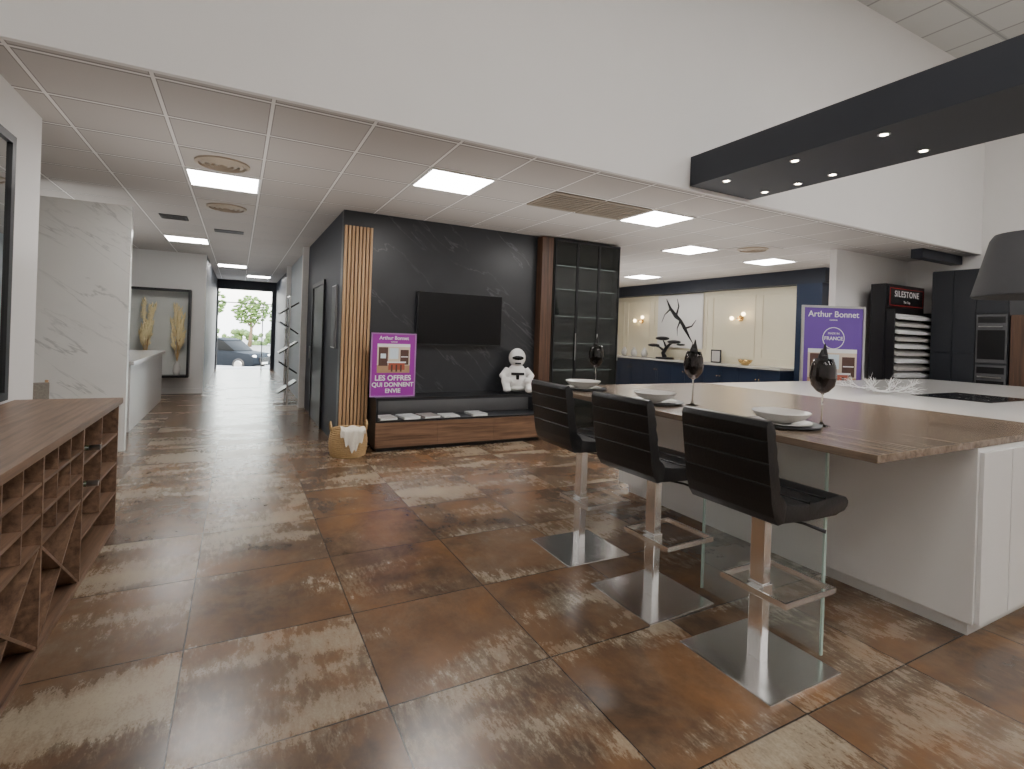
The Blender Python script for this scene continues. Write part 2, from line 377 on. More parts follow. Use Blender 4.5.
def round_vent(x,y):
    t=thing("round_air_diffuser","round ceiling air diffuser with concentric metal rings","air vent",(x,y,H),group="round ceiling diffusers")
    vm=pm("vent_metal",(.42,.35,.27),.05,10,.4,.2)
    part(t,"mounting_plate",G().box(-.30,.30,-.30,.30,-.005,0),pm("vent_plate",(.50,.465,.43),.05,10,.7))
    for r in (.22,.17,.12,.07): part(t,"ring",G().lathe([(r,-.005),(r,-.020),(r-.028,-.030),(r-.032,-.012),(r-.025,-.005)]),vm,auto=True)
    return t
t=round_vent(-.165,5.35); dup(t,(6.99,5.35,H)); dup(t,(-.165,7.3,H))
def grille(x,y,w,dk,h=.3):
    t=thing("ceiling_grille","slotted ventilation grille in the tiled ceiling","air vent",(x,y,H),group="slotted ceiling grilles")
    g=G()
    for a,b,c,d in ((-w,w,-h,-h+.03),(-w,w,h-.03,h),(-w,-w+.03,-h+.03,h-.03),(w-.03,w,-h+.03,h-.03)): g.box(a,b,c,d,-.012,0)
    n=9
    for i in range(n): y0=(-h+.05)+2*(h-.05)*i/(n-1); g.box(-w+.03,w-.03,y0-.018*h/.3,y0+.018*h/.3,-.010,-.004)
    part(t,"slats",g,pm("grille_paint",(.26,.22,.17) if dk else (.05,.05,.05),.05,10,.6)); return t
t=grille(3.085,4.7,.31,True); dup(t,(3.735,4.7,H)); grille(-.815,8.45,.16,False,.16); grille(-.165,9.2,.2,False,.12)
t=thing("suspended_ceiling_canopy","long charcoal rectangular canopy hanging over the kitchen island","ceiling canopy",(0,0,0))
part(t,"canopy_body",G().box(3.79,4.66,-.8,3.615,2.93,3.21),BLACKM)
def spot(x,y):
    t=thing("recessed_spotlight","small round glowing spotlight set in the dark canopy","spotlight",(x,y,2.93),group="spotlights in the canopy")
    part(t,"bezel",G().lathe([(.038,0),(.04,-.006),(.026,-.008),(.026,0)],seg=20),STEEL,auto=True)
    part(t,"bulb",G().lathe([(0,-.005),(.025,-.005),(.025,-.001)],seg=16),SPOT); return t
t=spot(3.92,3.3)
for x,y in ((3.92,2.64),(3.92,1.99),(4.51,3.34),(4.51,3.0),(4.50,2.68),(4.48,2.0)): dup(t,(x,y,2.93))
# ---------------------------------------------------------------- left wine cabinet
t=thing("wine_rack_cabinet","low walnut cabinet with square cubbies and crossed wine racks","wine rack",(0,0,0))
X0,X1=-1.28,-.72; Y0,Y1=1.3,4.5
part(t,"cabinet_top",G().box(X0,X1+.02,Y0,Y1+.02,.87,.91,bev=.003),RACKW)
g=G().box(X0,X1,Y0,Y1,0,.03).box(X0,X0+.02,Y0,Y1,.03,.87)
for y in (Y0,1.58,2.24,2.90,3.56,4.48): g.box(X0+.02,X1,y,y+.018,.03,.87)
part(t,"carcass",g,RACKW)
g=G()
for z in (.47,.605,.74): g.box(X0+.02,X1-.003,Y0+.025,3.56,z-.007,z+.007)
for y in (1.80,2.02,2.47,2.68,3.13,3.34): g.box(X0+.02,X1-.006,y,y+.012,.48,.87)
for z in (.25,.46,.66): g.box(X0+.02,X1-.003,3.58,4.48,z-.007,z+.007)
g.box(X0+.02,X1-.006,4.02,4.034,.26,.87)
part(t,"shelf_dividers",g,RACKW)
g=G()
for y in (1.60,2.26,2.92):
    w=.638; z0,z1=.03,.463
    for s in (1,-1):
        L=math.hypot(w,z1-z0)-.012; ang=s*math.atan2(z1-z0,w)
        M=Matrix.Translation((0,y+w/2,(z0+z1)/2))@Matrix.Rotation(ang,4,'X')
        g.box(X0+.02,X1-.004-(.001 if s>0 else 0),-L/2,L/2,-.007,.007,M=M)
part(t,"crossed_dividers",g,RACKW)
BG=pm("bottle_glass",(.05,.06,.03),.1,5,.08,spec=.8)
def bottle(loc,label):
    t=thing("wine_bottle",label,"bottle",loc,group="bottles in the wine rack")
    t.rotation_euler=(0,PI/2,0)
    part(t,"glass_body",G().lathe([(0,0),(.036,0),(.038,.01),(.038,.19),(.03,.215),(.015,.24),(.0135,.30),(.016,.302),(.016,.312),(0,.312)],seg=24),BG,auto=True)
    part(t,"capsule",G().lathe([(.0145,.262),(.0165,.265),(.0165,.315),(0,.316)],seg=20),STEEL,auto=True); return t
bottle((-1.0,3.78,.71),"dark green wine bottle lying on a shelf")
bottle((-1.0,3.75,.51),"dark green wine bottle lying on a shelf")
t=thing("wall_mirror","tall mirror with a thin black frame on the white wall","mirror",(0,0,0))
g=G()
for a,b,c,d in ((2.0,4.36,.93,.98),(2.0,4.36,2.53,2.58),(2.0,2.06,.98,2.53),(4.30,4.36,.98,2.53)): g.box(-1.298,-1.265,a,b,c,d)
part(t,"frame",g,BLACK); part(t,"mirror_pane",G().box(-1.297,-1.28,2.06,4.30,.98,2.53),MIRROR)
# ---------------------------------------------------------------- island and bar
BZ=1.0
t=thing("kitchen_island","large white lacquered kitchen island base","kitchen island",(0,0,0))
part(t,"plinth",G().box(3.32,8.9,1.22,3.8,0,.075),WLAC)
part(t,"body",G().box(3.28,9.0,1.185,3.9,.075,.962,bev=.002),WLAC)
for x0,x1 in ((3.30,3.62),(3.63,4.25),(4.26,4.88),(4.89,5.6)):
    part(t,"cabinet_door",G().box(x0,x1,1.165,1.184,.08,.94,bev=.002),WLAC)
t=thing("wooden_bar_top","thick walnut bar top overhanging the island on a glass panel","bar counter",(0,0,0))
part(t,"wood_slab",G().box(2.36,4.45,1.18,3.95,.965,BZ,bev=.003),BARWOOD)
gs=part(t,"glass_support",G().box(2.45,2.462,1.446,2.14,0,.965),PANEG)
part(gs,"glass_edge",G().box(2.448,2.464,1.437,1.4455,0,.965),EDGEG); part(gs,"glass_edge",G().box(2.448,2.464,2.1405,2.149,0,.965),EDGEG)
tmesh("quartz_worktop",G().box(4.452,9.05,1.18,3.95,.964,.998,bev=.003),QUARTZ,"white quartz worktop beside the walnut bar","worktop")
t=thing("induction_hob","flat black glass induction hob in the white worktop","hob",(6.2,2.3,.998))
part(t,"glass_plate",G().box(-.45,.45,-.3,.3,0,.006,bev=.002),SCREEN)
for x,y,r in ((-.25,.1,.1),(-.25,-.13,.08),(.22,.1,.08),(.22,-.13,.1)):
    part(t,"cooking_zone",G().lathe([(r,.0061),(r,.0064),(r-.003,.0064),(r-.003,.0061)],(x,y,0)),HOBM)
# ---------------------------------------------------------------- bar stool (faces +X)
def stool(loc):
    t=thing("bar_stool","black leather bar stool on a chrome column and square base","bar stool",loc,group="bar stools along the bar")
    part(t,"base",G().box(-.24,.24,-.24,.24,.0,.014,bev=.004),CHROMEB)
    part(t,"column",G().box(-.025,.025,-.036,.036,.013,.69,bev=.004).box(-.032,.032,-.043,.043,.30,.36,bev=.003),CHROME)
    g=G()
    z0,z1=.318,.344
    g.box(-.06,.30,-.17,-.160,z0,z1).box(-.06,.30,.160,.17,z0,z1).box(.290,.30,-.160,.160,z0,z1)
    g.box(-.06,-.050,-.160,.160,z0,z1).box(-.052,-.024,-.03,.03,z0,z1)
    part(t,"footrest",g,CHROME)
    part(t,"height_lever",G().tube([(0,-.04,.672),(.06,-.16,.668),(.09,-.24,.655)],[.006,.006,.009]),BLACK,smooth=True)
    part(t,"seat_plate",G().box(-.10,.10,-.10,.10,.682,.705),BLACK)
    prof=[(-.20,.715),(.0,.706),(.20,.703),(.27,.712),(.297,.734),(.30,.755),(.28,.776),(.22,.788),(.13,.783),(.127,.776),(.123,.782),(.02,.776),(.017,.769),(.013,.776),(-.09,.780),(-.20,.80)]
    part(t,"seat",G().prism(prof,'y',-.215,.215,bev=.010),LEATHER,auto=True)
    bp=[(-.205,.715),(-.232,.75),(-.248,.80)]
    for z,x in ((.88,-.262),(.97,-.2765),(1.06,-.289)): bp+=[(x+.001,z-.004),(x+.0055,z),(x-.0005,z+.004)]
    bp+=[(-.296,1.115),(-.288,1.138),(-.268,1.142),(-.246,1.118)]
    for i in range(4):
        z=1.065-.075*i; x=-.232+.013*i
        bp+=[(x-.003,z+.024),(x-.010,z),(x-.001,z-.010)]
    bp+=[(-.172,.82),(-.152,.79),(-.165,.72)]
    part(t,"backrest",G().prism(bp,'y',-.222,.222,bev=.003),LEATHER,auto=True)
    return t
s=stool((2.15,1.55,0)); dup(s,(2.11,2.2,0),.03); dup(s,(2.11,2.9,0),-.02)
# ---------------------------------------------------------------- tableware
Z=BZ
def setting(x,y):
    tmesh("charger_plate",G().lathe([(0,0),(.16,0),(.20,.012),(.20,.017),(.16,.006),(0,.006)],seg=48),SLATE,"wide dark slate charger plate on the bar top","plate",(x,y,Z),group="charger plates on the bar",auto=True)
    tmesh("dinner_plate",G().lathe([(0,0),(.10,0),(.155,.014),(.155,.018),(.10,.005),(0,.005)],seg=48),CERAM,"pale stoneware plate on a dark charger","plate",(x,y,Z+.0065),group="dinner plates on the bar",auto=True)
    tmesh("bowl",G().lathe([(0,.0),(.05,0),(.06,.008),(.12,.03),(.150,.062),(.147,.066),(.112,.038),(.05,.014),(0,.012)],seg=48),CERAM,"shallow pale stoneware bowl stacked on a plate","bowl",(x,y,Z+.0122),group="bowls on the bar",auto=True)
for x,y in ((2.67,1.83),(2.62,2.76),(2.62,3.62)): setting(x,y)
def wineglass(x,y):
    t=thing("wine_glass","tall smoked wine glass on a slim stem","wine glass",(x,y,Z),group="wine glasses on the bar")
    part(t,"glass_bowl",G().lathe([(.006,.18),(.03,.192),(.058,.225),(.068,.275),(.062,.33),(.048,.375),(.045,.375),(.059,.33),(.064,.275),(.054,.230),(.028,.20),(0,.195)],seg=32),SMOKE,smooth=True)
    part(t,"stem",G().lathe([(0,0),(.045,0),(.044,.003),(.012,.010),(.005,.03),(.005,.17),(.009,.183),(0,.188)],seg=24),GLASS,smooth=True)
    g=G()
    for k in range(3):
        a=k*2.1; g.lathe([(0,.208),(.016,.228),(.030,.27),(.026,.33),(.018,.39),(.004,.455-.03*k),(0,.46-.03*k)],(.009*math.cos(a),.009*math.sin(a),0),seg=7)
    tmesh("folded_napkin",g,NAPK,"dark napkin folded to a point inside a wine glass","napkin",(x,y,Z),group="folded napkins in the glasses")
for x,y in ((2.88,1.73),(2.82,2.60),(2.84,3.74)): wineglass(x,y)
g=G(); random.seed(3)
def branch(p,d,L,r,n):
    q=p+d*L; g.tube([p,p+d*L*.5+Vector((0,0,random.uniform(-.02,.02))),q],[r,r*.8,r*.55],6)
    if n:
        for _ in range(3):
            nd=(d+Vector((random.uniform(-.8,.8),random.uniform(-.8,.8),random.uniform(-.15,.55)))).normalized()
            q2=p+d*L*random.uniform(.4,1)
            if q2.z+nd.z*L*.65<.01: nd.z=abs(nd.z)
            branch(q2,nd,L*.66,r*.55,n-1)
for a in (0,.9,2.2,3.3,4.4,5.4): branch(Vector((0,0,.025)),Vector((math.cos(a),math.sin(a),.12)).normalized(),.18,.008,3)
tmesh("white_branch_decoration",g,PAPER,"bleached white branch ornament lying on the worktop","branch ornament",(5.5,2.75,1.0))
t=thing("pendant_lamp","large grey conical pendant lamp on a thin cable","pendant lamp",(6.5,2.0,0))
part(t,"lamp_shade",G().lathe([(.43,1.97),(.42,2.0),(.30,2.50),(.27,2.55),(.05,2.57),(.05,2.56),(.26,2.54),(.29,2.49),(.41,1.99),(.42,1.96)],seg=48),pm("grey_shade",(.065,.065,.07),.06,8,.6),auto=True)
part(t,"cable",G().tube([(0,0,2.56),(0,0,5.58)],.006),BLACK)
part(t,"ceiling_rose",G().lathe([(0,5.56),(.06,5.56),(.06,5.6),(0,5.6)],seg=24),BLACK)
part(t,"bulb",G().ball((0,0,2.3),.05),WARM,smooth=True)
# ---------------------------------------------------------------- media wall
t=thing("wood_slat_panel","tall panel of light oak vertical slats at the wall corner","slat panel",(0,0,0))
part(t,"backing",G().box(1.10,1.44,6.50,6.549,0,2.70),BLACK)
g=G()
for i in range(8): x=1.105+i*.043; g.box(x,x+.030,6.455,6.50,0,2.70,bev=.002)
part(t,"slats",g,OAK)
t=thing("media_console","long low walnut and black media console with open shelf","tv console",(0,0,0))
g=G().box(1.46,3.78,6.1,6.54,.61,.645).box(1.46,3.78,6.1,6.54,.355,.375).box(1.46,1.485,6.1,6.54,.375,.61).box(3.755,3.78,6.1,6.54,.375,.61)
g.box(1.46,3.78,6.125,6.54,.05,.355)
part(t,"carcass",g,BLACK)
part(t,"niche_back",G().box(1.485,3.755,6.515,6.54,.375,.61),pm("niche_grey",(.11,.105,.10),.1,6,.5))
part(t,"plinth",G().box(1.5,3.74,6.16,6.5,0,.05),BLACK)
for i in range(3):
    x=1.462+i*.7725; part(t,"drawer_front",G().box(x,x+.7705,6.10,6.124,.055,.35,bev=.001),WALNUTX)
part(t,"light_strip",G().box(1.49,3.75,6.40,6.43,.602,.609),LEDW)
random.seed(5)
for i,(x,c) in enumerate(((1.62,(.6,.55,.5)),(1.9,(.7,.7,.68)),(2.16,(.35,.3,.27)),(2.44,(.72,.7,.66)),(2.82,(.6,.58,.55)))):
    h=random.uniform(.012,.03)
    mt=pm("magazine_cover",c,.25,12,.4)
    t=thing("magazine","glossy magazine lying on the open console shelf","magazine",(x,6.27,.3755),rz=random.uniform(-.15,.15),group="magazines on the console")
    part(t,"cover",G().box(-.105,.105,-.14,.14,h-.002,h).box(-.105,.105,-.14,.14,0,.002).box(-.107,-.105,-.14,.14,0,h),mt)
    part(t,"pages",G().box(-.104,.102,-.137,.137,.0021,h-.0021),PAPER)
t=thing("television","flat black wall-mounted television","television",(2.645,6.50,1.62))
part(t,"frame",G().box(-.61,.61,-.03,.03,-.35,.35,bev=.004),BLACK)
part(t,"screen",G().box(-.60,.60,-.033,-.0302,-.33,.342),SCREEN)
part(t,"wall_bracket",G().box(-.2,.2,.03,.049,-.15,.15),BLACK)
WALLP=pm("print_wall",(.72,.60,.48),.1,9,.4); FLRP=pm("print_floor",(.45,.28,.16),.2,9,.4); DKP=pm("print_cabinet",(.10,.05,.04),.3,12,.4); REDP=pm("print_accent",(.40,.10,.06),.2,12,.4); WINP=pm("print_window",(.70,.80,.85),.1,12,.4)
def picture(t,x0,x1,z0,z1,y):
    W=x1-x0; h=z1-z0
    def q(n,a,b,c,d,l,m): part(t,n,G().box(x0+W*a,x0+W*b,y-.001-.0016*l,y-.0016*l,z0+h*c,z0+h*d),m)
    q("printed_photograph",0,1,0,1,0,WALLP)
    q("printed_ceiling",0,1,.90,1,1,PAPER)
    q("printed_floor",0,1,0,.26,1,FLRP)
    q("printed_window",.36,.64,.48,.86,1,WINP)
    q("printed_cabinet",.04,.32,.24,.88,2,DKP)
    q("printed_cabinet",.70,.96,.28,.80,2,DKP)
    q("printed_shelf",.72,.94,.54,.57,3,PAPER)
    q("printed_oven",.10,.26,.50,.66,3,WINP)
    q("printed_island",.34,.84,.10,.34,4,REDP)
    q("printed_counter",.30,.88,.34,.39,4,PAPER)
    for a in (.42,.56,.70): q("printed_stool",a,a+.05,.04,.28,5,DKP)
t=thing("framed_poster","purple advertising poster in a slim frame on the console","poster",(1.68,6.22,.646))
g=G()
for a,b,c,d in ((-.275,-.26,0,.77),(.26,.275,0,.77),(-.26,.26,0,.015),(-.26,.26,.755,.77)): g.box(a,b,-.012,.012,c,d)
part(t,"frame",g,pm("violet_frame",(.4,.2,.45),.05,5,.4)); part(t,"stand_foot",G().box(-.1,.1,.012,.12,0,.008),BLACK)
part(t,"printed_sheet",G().box(-.26,.26,-.004,0,.015,.755),PURPLE)
picture(t,-.20,.20,.29,.64,-.005)
for body,sz,z,bo in (("Arthur Bonnet",.060,.71,.0008),("cuisines",.026,.666,0),("LES OFFRES",.088,.225,.002),("QUI DONNENT",.072,.145,.0018),("ENVIE",.072,.07,.0018)): text(t,body,sz,PAPER,(0,-.006,z),bold=bo)
t=thing("helmeted_figurine","white seated helmeted sculpture with a black visor","figurine",(3.44,6.32,.655),rz=-.35)
g=G()
g.ball((0,0,.14),.15,(1,.8,.9)).ball((0,0,.26),.125,(1.05,.8,1.1)).ball((0,0,.36),.07)
for sx in (-1,1):
    g.tube([(sx*.12,0,.31),(sx*.20,-.04,.22),(sx*.15,-.12,.17)],[.055,.05,.042],12).ball((sx*.13,-.14,.165),.05)
    g.tube([(sx*.08,-.02,.09),(sx*.17,-.13,.16),(sx*.15,-.16,.06)],[.075,.065,.05],12).ball((sx*.15,-.17,.048),.055,(1,1.2,.75))
g.ball((0,0,.06),.14,(1.1,.9,.4))
b=part(t,"body",g,pm("glossy_white_resin",(.78,.77,.75),.03,8,.25),smooth=True)
md=b.modifiers.new("r",'REMESH'); md.mode='VOXEL'; md.voxel_size=.011; md.use_smooth_shade=True
part(t,"helmet",G().ball((0,0,.475),.125,(.95,1,1.05)),pm("glossy_white_helmet",(.8,.79,.78),.02,8,.15),smooth=True)
part(t,"visor",G().ball((0,-.028,.475),.108,(.92,1,.55)),SCREEN,smooth=True)
part(t,"chin_vent",G().box(-.04,.04,-.125,-.09,.39,.41),BLACK)
part(t,"chest_strap",G().box(-.09,.09,-.118,-.08,.24,.275,bev=.005).box(-.02,.02,-.125,-.08,.18,.24,bev=.004),BLACK)
t=thing("wicker_basket","round woven wicker basket with handles beside the console","basket",(1.16,6.13,0))
g=G()
for i in range(14):
    z=.012+i*.022; r=.165+.038*math.sin(PI*min(1,(z+.05)/.40))
    pts=[((r+.004*((k+i)%2))*math.cos(2*PI*k/36),(r+.004*((k+i)%2))*math.sin(2*PI*k/36),z) for k in range(36)]
    g.tube(pts,.012,6,closed=True)
g.lathe([(0,.004),(.165,.004),(.165,.012),(0,.012)],seg=24)
part(t,"woven_body",g,WICKER,smooth=True)
for s_ in (-1,1):
    part(t,"handle",G().tube([(s_*.19,-.06,.29),(s_*.20,-.05,.36),(s_*.20,0,.39),(s_*.20,.05,.36),(s_*.19,.06,.29)],.011,8),WICKER,smooth=True)
g=G(); n=26
rows=[]
for i in range(n):
    row=[]
    for j in range(n):
        u=i/(n-1)-.5; s=j/(n-1)*(.46-.22*abs(u)*2+.03*math.sin(i*1.3))
        x=u*(.20+.10*min(1,s/.3))
        if s<.12: y=.02-s; z=.345-.02*math.cos(s*9)
        elif s<.20: q=(s-.12)/.08; y=-.10-.12*q; z=.335-.01*q+.02*math.sin(q*PI)
        else: y=-.226-.015*(1+math.sin(x*70+s*5)); z=.325-(s-.20)
        z+=.010*math.sin(x*45+s*6); row.append(g.bm.verts.new((x+.01,y,z)))
    rows.append(row)
for i in range(n-1):
    for j in range(n-1): g.bm.faces.new((rows[i][j],rows[i+1][j],rows[i+1][j+1],rows[i][j+1]))
tmesh("draped_cloth",g,CLOTH,"cream cloth draped over the rim of the wicker basket","cloth",(1.16,6.13,0),smooth=True)
tmesh("wood_end_panel",G().box(3.84,4.03,6.40,6.549,0,2.88,bev=.003),WALNUTZ,"tall dark walnut panel between stone wall and glass cabinet","wood panel")
t=thing("glass_display_cabinet","tall black-framed cabinet with smoked glass doors and lit shelves","display cabinet",(0,0,0))
g=G().box(4.05,4.08,6.40,6.549,0,2.88).box(5.22,5.25,6.40,6.549,0,2.88).box(4.08,5.22,6.40,6.549,2.85,2.88).box(4.08,5.22,6.40,6.549,0,.06).box(4.08,5.22,6.535,6.549,.06,2.85)
part(t,"carcass",g,pm("dark_bronze",(.06,.07,.066),.05,2,.4))
SHG=pm("shelf_glass",(.12,.15,.14),.05,3,.3)
for z in (.55,.95,1.35,1.75,2.15,2.5):
    part(t,"shelf",G().box(4.08,5.22,6.45,6.535,z,z+.010),SHG)
    part(t,"light_strip",G().box(4.09,5.21,6.46,6.475,z-.005,z-.0005),LEDC)
for i in range(3):
    x0=4.055+i*.398; x1=x0+.393
    g=G()
    for a,b,c,d_ in ((x0,x0+.016,.02,2.87),(x1-.016,x1,.02,2.87),(x0+.016,x1-.016,.02,.05),(x0+.016,x1-.016,2.84,2.87)): g.box(a,b,6.375,6.398,c,d_)
    dr=part(t,"glass_door",g,BLACK)
    part(dr,"pane",G().box(x0+.016,x1-.016,6.384,6.388,.05,2.84),TINT)
    part(dr,"handle",G().tube([(x1-.012,6.36,1.1),(x1-.012,6.36,1.5)],.006,8),STEEL)
# ---------------------------------------------------------------- corridor items
t=thing("slanted_display_rack","tall chrome rack with slanted dark sample shelves","display rack",(.82,10.4,0))
g=G().tube([(0,-.25,0),(0,-.25,2.0)],.016).tube([(0,.25,0),(0,.25,2.0)],.016).tube([(0,-.25,2.0),(0,.25,2.0)],.012).box(-.2,.2,-.28,-.22,0,.03).box(-.2,.2,.22,.28,0,.03)
part(t,"chrome_frame",g,CHROME)
for i in range(5):
    z=.35+i*.36
    M=Matrix.Translation((0,0,z))@Matrix.Rotation(.6 if i%2 else -.6,4,'Y')
    part(t,"shelf",G().box(-.19,.19,-.23,.23,-.012,.012,M=M),BLACK)
t=thing("wall_poster","narrow framed print on the dark corridor wall","framed print",(1.098,6.95,0))
part(t,"frame",G().box(-.02,0,-.16,.16,1.2,2.0),STEEL); part(t,"print",G().box(-.023,-.0205,-.145,.145,1.215,1.985),pm("dark_print",(.09,.09,.1),.6,6,.5))
t=thing("reception_desk","long white reception counter","counter",(0,0,0))
part(t,"desk_body",G().box(-2.0,-1.22,8.3,11.5,0,.88,bev=.004),WLAC)
part(t,"desk_top",G().box(-2.05,-1.18,8.25,11.55,.881,.93,bev=.004),QUARTZ)
t=thing("framed_display_niche","wide black-framed display box with a pale back panel","display box",(0,12.598,0))
g=G()
for a,b,c,d in ((-2.7,-.86,.35,.39),(-2.7,-.86,2.09,2.13),(-2.7,-2.66,.39,2.09),(-.90,-.86,.39,2.09)): g.box(a,b,-.30,0,c,d)
part(t,"frame",g,BLACK); part(t,"back_panel",G().box(-2.66,-.90,-.015,-.005,.39,2.09),pm("niche_back",(.60,.61,.58),.1,2,.3))
PL=pm("pampas_plume",(.88,.72,.42),.2,50,.9,bump=.8)
def pampas(loc,label,hgt):
    t=thing("pampas_grass_vase",label,"dried grass",loc,group="vases of pampas grass")
    part(t,"vase",G().lathe([(0,0),(.05,0),(.07,.08),(.06,.20),(.03,.26),(.035,.28),(.025,.28),(.02,.26),(0,.25)],seg=28),CERAM,smooth=True)
    random.seed(int(hgt*10))
    for i in range(12):
        a=i*2.4; r=.02+.075*random.random(); h=hgt*random.uniform(.45,.98)
        p0=Vector((0,0,.26)); p2=Vector((r*math.cos(a)*1.1,r*math.sin(a)*.7,h)); p1=p0.lerp(p2,.5)
        part(t,"stem",G().tube([p0,p1,p2],.004,5),WICKER)
        lean=random.uniform(-.04,.04)
        q=p2+Vector((r*.4*math.cos(a)+lean,r*.2*math.sin(a),.25))
        g=G().tube([p1.lerp(p2,.5),p1.lerp(p2,.85),p2,p2.lerp(q,.5),q],[.008,.028,.034,.026,.004],7)
        for j in range(22):
            f=j/21; c0=p2.lerp(q,f*.85) if f>.3 else p1.lerp(p2,.7+f)
            b_=random.uniform(0,2*PI); L=.065*(1-.5*f)
            g.tube([c0,c0+Vector((math.cos(b_)*L*.7,math.sin(b_)*L*.4,.03)),c0+Vector((math.cos(b_)*L,math.sin(b_)*L*.6,.08))],[.008,.010,.002],5)
        part(t,"plume",g,PL,smooth=True)
pampas((-1.07,12.44,.391),"tall golden pampas grass standing in the black-framed box",1.25)
pampas((-1.60,12.44,.391),"golden pampas grass in the box behind the counter",1.3)
t=thing("side_chair","low wooden chair with a woven back near the stone partition","chair",(-1.66,6.0,0),rz=.4)
part(t,"seat",G().box(-.22,.22,-.21,.21,.43,.47,bev=.01),WICKER)
part(t,"backrest",G().box(-.22,.22,.18,.21,.56,.86,bev=.01),pm("woven_grey",(.22,.20,.17),.3,60,.7,bump=.4))
for x in (-.2,.2):
    part(t,"leg",G().tube([(x,.2,0),(x,.195,.88)],.014,8),OAK,smooth=True)
    part(t,"leg",G().tube([(x,-.19,0),(x,-.19,.43)],.014,8),OAK,smooth=True)
# ---------------------------------------------------------------- right background
def navy_unit(y):
    t=thing("navy_base_cabinet","navy base cabinet with two panelled doors","cabinet",(9.3,y,0),group="navy base cabinets")
    part(t,"body",G().box(.022,.598,-.478,.478,0,.92),NAVYC)
    for s in (-1,1):
        y0,y1=(s*.478,s*.004) if s<0 else (.004,.478)
        g=G().box(0,.02,y0,y1,.09,.90)
        g.box(-.008,0,y0,y0+.06,.09,.90).box(-.008,0,y1-.06,y1,.09,.90).box(-.008,0,y0+.06,y1-.06,.09,.15).box(-.008,0,y0+.06,y1-.06,.84,.90)
        d=part(t,"door",g,NAVYC); part(d,"knob",G().ball((-.02,s*.04 ,.7),.014,sub=2),BRASS,smooth=True)
    return t
n0=navy_unit(6.9)
for i in range(1,6): dup(n0,(9.3,6.9+.96*i,0))
tmesh("stone_worktop",G().box(9.26,9.878,6.40,12.2,.921,.96,bev=.003),pm("grey_stone",(.55,.54,.51),.1,10,.2),"slim grey stone worktop on the navy cabinets","worktop")
t=thing("abstract_picture","tall white panel picture with a black branching stroke","picture",(9.878,9.6,0))
part(t,"panel",G().box(-.03,0,-.75,.75,1.25,2.60),pm("picture_white",(.80,.79,.76),.03,4,.4))
def stroke(pts,rs):
    part(t,"painted_stroke",G().tube([(-.031,-a,b) for a,b in pts],rs,6),BLACK)
stroke([(-.45,2.5),(-.30,2.25),(-.1,2.05),(.05,1.95),(.2,1.75),(.38,1.5),(.5,1.35)],[.012,.04,.06,.04,.05,.02,.005])
stroke([(-.1,2.05),(-.02,2.3),(-.08,2.5)],[.035,.02,.006]); stroke([(.2,1.75),(.42,1.8),(.55,1.95)],[.03,.018,.006]); stroke([(-.30,2.25),(-.5,2.1),(-.6,1.9)],[.025,.015,.005]); stroke([(.05,1.95),(-.05,1.75),(-.04,1.55)],[.03,.014,.004])
def sconce(y,z):
    t=thing("wall_sconce","brass wall light with glowing round bulbs","wall light",(9.88,y,z),group="brass wall lights")
    part(t,"back_plate",G().lathe([(0,0),(.07,0),(.07,.015),(0,.02)],seg=24,M=Matrix.Rotation(-PI/2,4,'Y')),BRASS,auto=True)
    part(t,"arm",G().tube([(-.015,0,0),(-.10,0,0),(-.12,0,.03)],.01,8).tube([(-.10,0,0),(-.10,-.14,.05)],.008,8).tube([(-.10,0,0),(-.10,.14,-.05)],.008,8),BRASS,smooth=True)
    part(t,"bulb",G().ball((-.12,-.15,.09),.045,sub=2),WARM,smooth=True)
    part(t,"bulb",G().ball((-.12,.15,-.0),.045,sub=2),WARM,smooth=True)
    return t
s=sconce(7.8,1.98); dup(s,(9.88,11.0,1.95))
t=thing("bonsai_sculpture","black sculptural bonsai tree on the stone worktop","sculpture",(9.5,9.7,.961))
g=G().box(-.12,.12,-.2,.2,0,.05,bev=.01).tube([(0,0,.05),(0,.06,.15),(0,-.04,.28),(0,-.16,.38),(0,-.28,.42)],[.06,.05,.045,.03,.015]).tube([(0,.0,.2),(0,.2,.3),(0,.38,.32)],[.035,.025,.012]).tube([(0,-.04,.28),(0,.03,.42),(0,.1,.5)],[.03,.02,.01])
part(t,"trunk",g,BLACK,smooth=True)
for c,r in (((0,-.3,.44),.16),((0,.4,.34),.15),((0,.1,.52),.17),((0,-.52,.38),.10)): part(t,"foliage_pad",G().ball(c,r,(.8,1.2,.3)),BLACK,smooth=True)
v=tmesh("white_vase",G().lathe([(0,0),(.05,0),(.09,.08),(.07,.17),(.03,.22),(.035,.25),(.025,.25),(0,.22)],seg=24),CERAM,"small white vase on the stone worktop","vase",(9.55,10.9,.961),group="vases on the stone worktop",smooth=True)
dup(v,(9.55,11.3,.961)); dup(v,(9.6,10.55,.961))
t=thing("photo_frame","small dark framed picture leaning on the worktop","picture frame",(9.7,8.3,.961))
part(t,"frame",G().box(0,.02,-.14,.14,0,.30),BLACK); part(t,"picture_print",G().box(-.002,0,-.11,.11,.03,.27),CERAM)
tmesh("brass_bowl",G().lathe([(0,0),(.05,0),(.12,.06),(.15,.12),(.145,.12),(.11,.065),(0,.012)],seg=28),BRASS,"shallow brass bowl on the stone worktop","bowl",(9.55,7.4,.961),smooth=True)
RZ=-math.asin(.468)
t=thing("poster_stand","large violet advertising poster on a floor stand","poster stand",(7.32,4.28,0),rz=RZ)
g=G()
for a,b,c,d in ((-.44,-.41,.80,2.0),(.41,.44,.80,2.0),(-.41,.41,.80,.83),(-.41,.41,1.97,2.0)): g.box(a,b,-.015,.015,c,d)
g.box(-.02,.02,-.01,.012,.012,.80)
part(t,"frame",g,STEEL); part(t,"foot",G().box(-.22,.22,-.08,.12,0,.012),STEEL)
